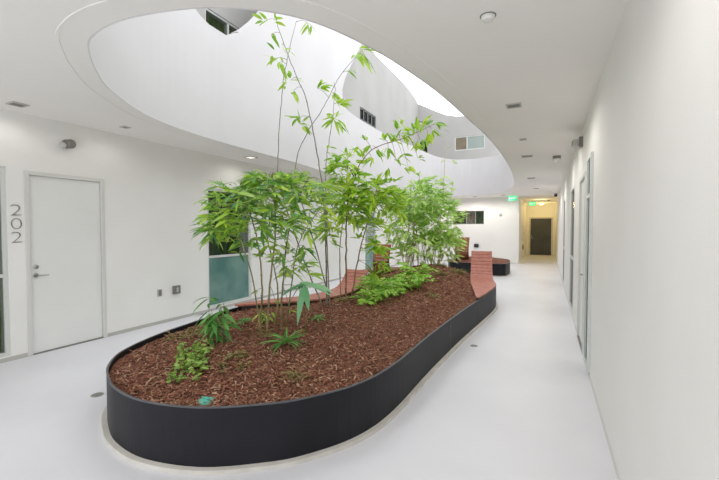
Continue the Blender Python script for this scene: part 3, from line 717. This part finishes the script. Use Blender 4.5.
def herb(n, rad, L, w, h, el=0):
    def fn(lv, sm, g):
        for i in range(n):
            a, r = random.uniform(0, 6.28), rad * math.sqrt(random.random()); k_ = random.uniform(-1, 1) * el; p = Vector((g.x + r * math.cos(a) - .6 * k_, g.y + r * math.sin(a) + .65 * k_, 0)); p.z = mz(p.x, p.y) - .01
            q = p + Vector((random.gauss(0, .02), random.gauss(0, .02), h * random.uniform(.4, 1.1))); sm.tube([p, q], [.002, .0012], 4)
            for k in range(random.randint(4, 7)):
                b_ = random.uniform(0, 6.28); lv.leaf(p.lerp(q, random.uniform(.4, 1)), (math.cos(b_), math.sin(b_), random.uniform(-.2, .5)), L * random.uniform(.7, 1.2), w, .2)
    return fn
small('herb_patch', -2.68, 2.27, 'low light green herb patch on the mulch near the rounded end', 'plant', M['leafH'], herb(80, .15, .045, .028, .12, .32))
small('herb_patch', -2.36, 2.45, 'sparse brownish green seedling patch right of the light green herb', 'plant', M['leafY'], herb(26, .16, .04, .02, .06))
small('herb_patch', -3.55, 2.95, 'sparse yellowish seedling patch beside the left rim', 'plant', M['leafY'], herb(34, .22, .045, .02, .07))
def stalk(ns, h, L, w, n):
    def fn(lv, sm, g):
        for i in range(ns):
            p = g + Vector((random.gauss(0, .03), random.gauss(0, .05), -.02)); q = p + Vector((random.gauss(0, .03), random.gauss(0, .05), h * random.uniform(.6, 1.1)))
            sm.tube([p, p.lerp(q, .5), q], [.004, .003, .002], 5)
            for k in range(n):
                b_ = random.uniform(0, 6.28); lv.leaf(p.lerp(q, random.uniform(.25, 1)), (math.cos(b_), math.sin(b_), random.uniform(-.5, .4)), L * random.uniform(.7, 1.2), w, .5)
    return fn
small('leafy_shoot', -2.88, 2.72, 'upright leafy green shoot left of the nearest bamboo stems', 'plant', M['leafG'], stalk(6, .50, .16, .04, 12))
small('leafy_shoot', -2.95, 3.55, 'short leafy shoot between the upright shoot and the nearest bamboo', 'plant', M['leafA'], stalk(4, .22, .12, .028, 6))
def rosette(n, L, w, up=.5, droop=.35):
    def fn(lv, sm, g):
        for i in range(n):
            a = 6.283 * i / n + random.uniform(-.3, .3); lv.leaf(g + Vector((0, 0, .03 + random.uniform(0, .04))), (math.cos(a), math.sin(a), random.uniform(.1, up)), L * random.uniform(.7, 1.15), w, droop)
    return fn
small('spiky_plant', -2.19, 2.94, 'dark green spiky rosette at the foot of the nearest bamboo', 'plant', M['leafG'], rosette(34, .27, .02, 1.3, .35))
small('spiky_plant', -2.45, 3.9, 'small dark green tuft between the nearest and the tall bamboo', 'plant', M['leafG'], rosette(14, .14, .02))
small('spiky_plant', -3.1, 3.35, 'low green tuft on the mulch behind the leafy shoot', 'plant', M['leafG'], rosette(14, .13, .022))
def tuft(n, L):
    def fn(lv, sm, g):
        for i in range(n):
            a = random.uniform(0, 6.28); p = g + Vector((random.gauss(0, .05), random.gauss(0, .05), 0)); p.z = mz(p.x, p.y)
            lv.leaf(p, (math.cos(a), math.sin(a), random.uniform(.2, 1.2)), L * random.uniform(.6, 1.2), .009, .4)
    return fn
small('dry_tuft', -1.78, 2.52, 'dry straw-coloured tuft near the front rim', 'plant', M['leafY'], tuft(60, .13))
small('dry_tuft', -2.60, 3.12, 'straw-coloured grass around the feet of the nearest bamboo', 'plant', M['leafY'], tuft(60, .16))
small('dry_tuft', -2.74, 5.05, 'straw-coloured grass around the foot of the brown bamboo stem', 'plant', M['leafY'], tuft(60, .2))
small('dry_tuft', -1.7, 6.3, 'dry yellow tuft on the mulch left of the red bench', 'plant', M['leafY'], tuft(70, .16))
small('dry_tuft', -2.1, 8.4, 'dry tuft in front of the pale bamboo beside the bench back', 'plant', M['leafY'], tuft(130, .3))
small('dry_tuft', -1.85, 9.0, 'taller dry brown tuft just behind the red bench back', 'plant', M['leafY'], tuft(160, .3))
small('dry_tuft', -2.35, 9.3, 'wide dry tuft at the right foot of the pale bamboo', 'plant', M['leafY'], tuft(160, .3))
small('strap_leaf_plant', -3.45, 8.0, 'olive and orange strap-leaved plant on the left behind the ferns', 'plant', M['leafS'], lambda lv, sm, g: rosette(60, .6, .04, 2.2, .35)(lv, sm, g))
def broad(lv, sm, g):
    top_ = g + Vector((0, 0, .50)); sm.tube([g - Vector((0, 0, .03)), g + Vector((.02, 0, .25)), top_], [.006, .005, .004], 6)
    for (dx, dy, dz, L) in ((-.9, -.1, .1, .30), (-.6, -.4, -.2, .28), (.1, -.5, -.8, .34), (.9, .3, -.1, .36), (1, .1, .1, .34), (.5, .6, .25, .28), (-.7, .5, .2, .30), (-.2, -.5, -.5, .26), (.4, -.4, -.3, .3)):
        lv.leaf(top_ + Vector((random.gauss(0, .03), random.gauss(0, .03), random.gauss(0, .02))), (dx, dy, dz), L, .07, .3)
small('broad_leaf_plant', -2.30, 3.42, 'broad-leaved blue-green plant with drooping leaves between bamboo stems', 'plant', M['leafK'], broad)

# teal cap and floor covers
ZT = mz(-2.13, 1.93)
t = thing('valve_cap', (-2.13, 1.93, ZT), 'teal plastic irrigation cap half buried at the front rim', 'irrigation cap')
rel(MB().lathe((-2.13, 1.93, ZT - .02), (0, 0, 1), [(0, .062), (.03, .06), (.042, .05), (.048, .02), (.049, .001)], 20).build('cap_body', M['teal'], bevel=.003), t)
rel(MB().box((-2.13, 1.93, ZT + .031), (.07, .014, .012)).build('grip', M['teal'], bevel=.003), t)
def cover(x, y, r, label):
    t = thing('floor_cover', (x, y, 0), label, 'floor drain')
    rel(MB().lathe((x, y, .0004), (0, 0, 1), [(0, r), (.003, r), (.004, r * .94)], 28).build('cover_ring', M['nickel']), t)
    k = MB()
    for i in range(-2, 3): k.box((x, y + i * r * .3, .0052), (r * 1.6 * math.sqrt(max(.1, 1 - (i * .3) ** 2)), r * .12, .001))
    rel(k.build('cover_slots', M['grey']), t)
cover(-3.86, 2.2, .055, 'round metal floor drain left of the rounded planter end')
cover(-.87, 5.36, .05, 'round metal floor drain beside the straight planter side')

# ------------------------------------------------------------------ ceiling and wall fittings
def downlight(x, y, label, lit=False, s=.16):
    t = thing('ceiling_light', (x, y, ZC), label, 'ceiling light', 'small recessed ceiling lights')
    f = MB(); h = s / 2
    for (a, c) in (((x - h, y - h), (x + h, y - h + .018)), ((x - h, y + h - .018), (x + h, y + h)), ((x - h, y - h + .018), (x - h + .018, y + h - .018)), ((x + h - .018, y - h + .018), (x + h, y + h - .018))):
        f.b2((*a, ZC - .012), (*c, ZC - .0005))
    rel(f.build('light_trim', M['lgrey']), t)
    rel(MB().b2((x - h + .018, y - h + .018, ZC - .006), (x + h - .018, y + h - .018, ZC - .0005)).build('lens', M['lens'] if lit else M['grey']), t)
downlight(-5.4, 2.29, 'grey recessed ceiling light above the left sidelight')
downlight(-5.28, 3.45, 'grey recessed ceiling light above the white door', s=.1)
downlight(-5.3, 6.0, 'lit recessed ceiling light above the tall left window', True, .2)
downlight(-.36, 4.78, 'grey recessed ceiling light nearest on the right walkway')
downlight(-.36, 1.2, 'added grey recessed ceiling light out of view at the near end of the right walkway')  # this and the next two are added out of view to house fill lamps
downlight(-2.6, .4, 'added grey recessed ceiling light out of view in front of the rounded planter end')
downlight(-4.6, .4, 'added grey recessed ceiling light out of view at the near left corner')
downlight(-.36, 6.65, 'small grey ceiling light second along the right walkway', s=.1)
downlight(-.37, 8.24, 'grey ceiling light third along the right walkway', s=.2)
downlight(-.36, 15.0, 'farthest, added grey ceiling light on the right walkway, before the corridor entrance', s=.18)  # added to house a fill lamp towards the far end
for dx_, lab in ((-4.3, 'leftmost'), (-2.9, 'middle'), (-1.7, 'rightmost')):
    downlight(dx_, 17.75 if dx_ < -2 else 17.6, lab + ' of the three added grey soffit lights along the far wall', s=.16)  # added fixtures, housing fill lamps that brighten the far wall
downlight(-.42, 11.9, 'grey ceiling light fourth along the right walkway', s=.2)
t = thing('smoke_detector', (-.37, 2.71, ZC), 'white round smoke detector on the ceiling near the top edge', 'smoke detector')
rel(MB().lathe((-.37, 2.71, ZC - .0005), (0, 0, -1), [(0, .045), (.012, .045), (.014, .04), (.03, .034), (.034, .02)], 28).build('detector_body', M['white'], smooth=False), t)
rel(MB().lathe((-.37, 2.71, ZC - .0002), (0, 0, -1), [(0, .052), (.004, .052)], 28).build('base_ring', M['grey']), t)
# round lamp on the left wall
t = thing('wall_lamp', (XL, 2.98, 2.72), 'grey domed lamp high on the left wall above the door', 'wall lamp')
rel(MB().lathe((XL, 2.98, 2.72), (1, 0, 0), [(0, .06), (.02, .06), (.03, .05)], 20).build('mounting_plate', M['grey']), t)
rel(MB().lathe((XL + .03, 2.98, 2.725), (1, .25, -.15), [(0, .05), (.05, .062), (.08, .055), (.1, .035), (.105, .01)], 20).build('lamp_head', M['grey'], smooth=True), t)
rel(MB().lathe((XL + .03, 2.93, 2.70), (1, -.6, -.35), [(0, .03), (.05, .04), (.07, .036), (.072, .01)], 16).build('lamp_eye', M['lgrey'], smooth=True), t)
# emergency lamp right wall
t = thing('emergency_lamp', (XR, 6.3, 2.78), 'grey emergency lamp box at the top of the right wall', 'emergency lamp')
rel(MB().b2((XR - .12, 6.2, 2.74), (XR + .004, 6.42, 2.84)).build('lamp_body', M['lgrey'], bevel=.01), t)
rel(MB().b2((XR - .13, 6.21, 2.77), (XR - .11, 6.41, 2.82)).build('lamp_lens', M['grey']), t)
rel(MB().b2((XR - .05, 6.16, 2.72), (XR + .003, 6.2, 2.86)).build('end_cap', M['grey']), t)
t = thing('security_camera', (.15, 8.5, ZC), 'small white ceiling camera with a dark top on the right walkway', 'camera')
rel(MB().b2((.08, 8.44, ZC - .05), (.22, 8.56, ZC - .0005)).build('camera_mount', M['grey'], bevel=.006), t)
rel(MB().lathe((.15, 8.5, ZC - .05), (0, 0, -1), [(0, .07), (.03, .07), (.06, .055), (.075, .03), (.08, .005)], 20).build('camera_dome', M['white'], smooth=True), t)
t = thing('security_camera', (.30, 17.6, ZC), 'small dark ceiling camera by the corridor entrance', 'camera')
rel(MB().b2((.24, 17.55, ZC - .06), (.36, 17.65, ZC - .0005)).build('camera_mount', M['grey']), t)
rel(MB().lathe((.30, 17.6, ZC - .06), (0, 0, -1), [(0, .06), (.04, .06), (.07, .04), (.08, .005)], 16).build('camera_dome', M['black'], smooth=True), t)
# outlet boxes
t = thing('outlet_box', (XL, 4.33, .52), 'smaller grey outlet plate low on the left wall', 'outlet')
rel(MB().b2((XL + .0005, 4.28, .46), (XL + .02, 4.36, .58)).build('plate', M['lgrey'], bevel=.004), t)
rel(MB().b2((XL + .02, 4.295, .475), (XL + .024, 4.345, .565)).build('socket', M['grey']), t)
t = thing('outlet_box', (XL, 4.64, .52), 'larger dark outlet box low on the left wall, nearer the tall window', 'outlet')
rel(MB().b2((XL + .0005, 4.57, .46), (XL + .05, 4.70, .60)).build('box_body', M['grey'], bevel=.006), t)
rel(MB().b2((XL + .05, 4.615, .49), (XL + .056, 4.655, .57)).build('cover_flap', M['lgrey'], bevel=.002), t)
# exit signs
def exit_sign(x, y, label):
    z1 = ZC - .02; t = thing('exit_sign', (x, y, ZC), label, 'exit sign', 'green exit signs')
    rel(MB().b2((x - .17, y - .02, z1 - .2), (x + .17, y + .02, z1)).build('sign_panel', M['exit'], bevel=.004), t)
    rel(MB().b2((x - .02, y - .012, z1), (x + .02, y + .012, ZC - .0005)).build('hanger', M['lgrey']), t)
    cu = bpy.data.curves.new('lettering', 'FONT'); cu.body = 'EXIT'; cu.size = .14; cu.extrude = .002; cu.align_x = 'CENTER'; cu.align_y = 'CENTER'
    tmp = bpy.data.objects.new('tmp', cu); C.objects.link(tmp); bpy.context.view_layer.update()
    me = bpy.data.meshes.new_from_object(tmp.evaluated_get(bpy.context.evaluated_depsgraph_get())); bpy.data.objects.remove(tmp); me.name = 'lettering'
    me.transform(Matrix.Translation((x, y - .022, z1 - .1)) @ Matrix.Rotation(R(90), 4, 'X')); me.materials.clear()
    rel(link('lettering', me, M['exitw']), t)
exit_sign(-1.36, 17.9, 'green exit sign by the corner of the ceiling opening')
exit_sign(-.72, 22.6, 'green exit sign inside the far corridor')
t = thing('corridor_lamp', (-.3, 24.0, ZC), 'warm round lamp on the corridor ceiling before the dark door', 'ceiling lamp')
rel(MB().lathe((-.3, 24.0, ZC + .004), (0, 0, -1), [(0, .15), (.03, .15), (.035, .13)], 28).build('lamp_base', M['lgrey']), t)
rel(MB().lathe((-.3, 24.0, ZC - .03), (0, 0, -1), [(0, .13), (.04, .12), (.06, .07), (.065, .01)], 28).build('lamp_bowl', M['warm'], smooth=True), t)
t = thing('sprinkler', (.05, 21.5, ZC), 'small dark ceiling fitting inside the far corridor', 'sprinkler')
rel(MB().lathe((.05, 21.5, ZC + .004), (0, 0, -1), [(0, .06), (.02, .06), (.03, .03), (.06, .025)], 16).build('fitting', M['grey']), t)
# things on the corridor's left wall
t = thing('wall_panel', (XC, 21.6, 1.3), 'tall white panel on the left wall of the far corridor', 'wall panel')
rel(MB().b2((XC - .003, 21.3, .95), (XC + .04, 21.9, 1.75)).build('panel_body', M['white'], bevel=.005), t)
rel(MB().b2((XC + .04, 21.33, 1.3), (XC + .045, 21.36, 1.4)).build('latch', M['grey']), t)
t = thing('intercom', (XC, 21.5, .62), 'dark box below the white panel in the corridor', 'wall box')
rel(MB().b2((XC - .003, 21.35, .5), (XC + .05, 21.75, .74)).build('box_body', M['grey'], bevel=.005), t)
rel(MB().b2((XC + .05, 21.45, .56), (XC + .054, 21.65, .68)).build('box_face', M['black']), t)
# small fittings on the far wall
t = thing('wall_light', (-1.9, YF, 2.2), 'small round white fitting on the far wall right of the window', 'wall fitting')
rel(MB().lathe((-1.9, YF + .003, 2.2), (0, -1, 0), [(0, .07), (.02, .07), (.04, .05), (.05, .02)], 20).build('fitting', M['lgrey']), t)
t = thing('hose_bib', (-2.95, YF, .78), 'small black box low on the far wall above the red bench', 'wall box')
rel(MB().b2((-3.05, YF - .1, .7), (-2.85, YF + .003, .86)).build('box_body', M['black'], bevel=.02), t)

# ------------------------------------------------------------------ light
w = bpy.data.worlds.new('sky'); sc.world = w; w.use_nodes = True
bg = w.node_tree.nodes['Background']; bg.inputs[0].default_value = (.95, .975, 1, 1); bg.inputs[1].default_value = 1.85
def lamp(name, kind, loc, e, col, size=.2, rot=(0, 0, 0)):
    l = bpy.data.lights.new(name, kind); l.energy = e; l.color = col
    if kind == 'AREA': l.size = size
    else: l.shadow_soft_size = size
    o = bpy.data.objects.new(name, l); C.objects.link(o); o.location = loc; o.rotation_euler = rot; return o
lamp('corridor_glow', 'POINT', (-.3, 24.0, ZC - .25), 17, (1, .74, .30), .1)
lamp('corridor_glow', 'POINT', (-.3, 21.0, ZC - .25), 10, (1, .76, .34), .1)
for lxy, e in (((-5.4, 2.29), 2.5), ((-5.28, 3.45), 2.5), ((-5.3, 6.0), 4), ((-.36, 4.78), 18), ((-.36, 6.65), 18), ((-.37, 8.24), 22), ((-.42, 11.9), 30), ((-.36, 15.0), 30), ((-.36, 1.2), 18), ((-2.6, .4), 14), ((-4.6, .4), 10),
               ((-4.3, 17.75), 22), ((-2.9, 17.75), 26), ((-1.7, 17.6), 26)):
    l = lamp('ceiling_fill_spot', 'SPOT', (*lxy, ZC - .03), e * 1.6, (1, .96, .90), .03); l.data.spot_size = R(172); l.data.spot_blend = .6  # added fill for the walkways; nearly all these fixtures look unlit
sc.view_settings.view_transform = 'Standard'; sc.view_settings.look = 'None'; sc.view_settings.gamma = 1
sc.view_settings.exposure = 0.06
sc.cycles.max_bounces = 14; sc.cycles.diffuse_bounces = 10; sc.cycles.glossy_bounces = 5; sc.cycles.transparent_max_bounces = 12
sc.cycles.sample_clamp_indirect = 6
sc.cycles.use_denoising = True
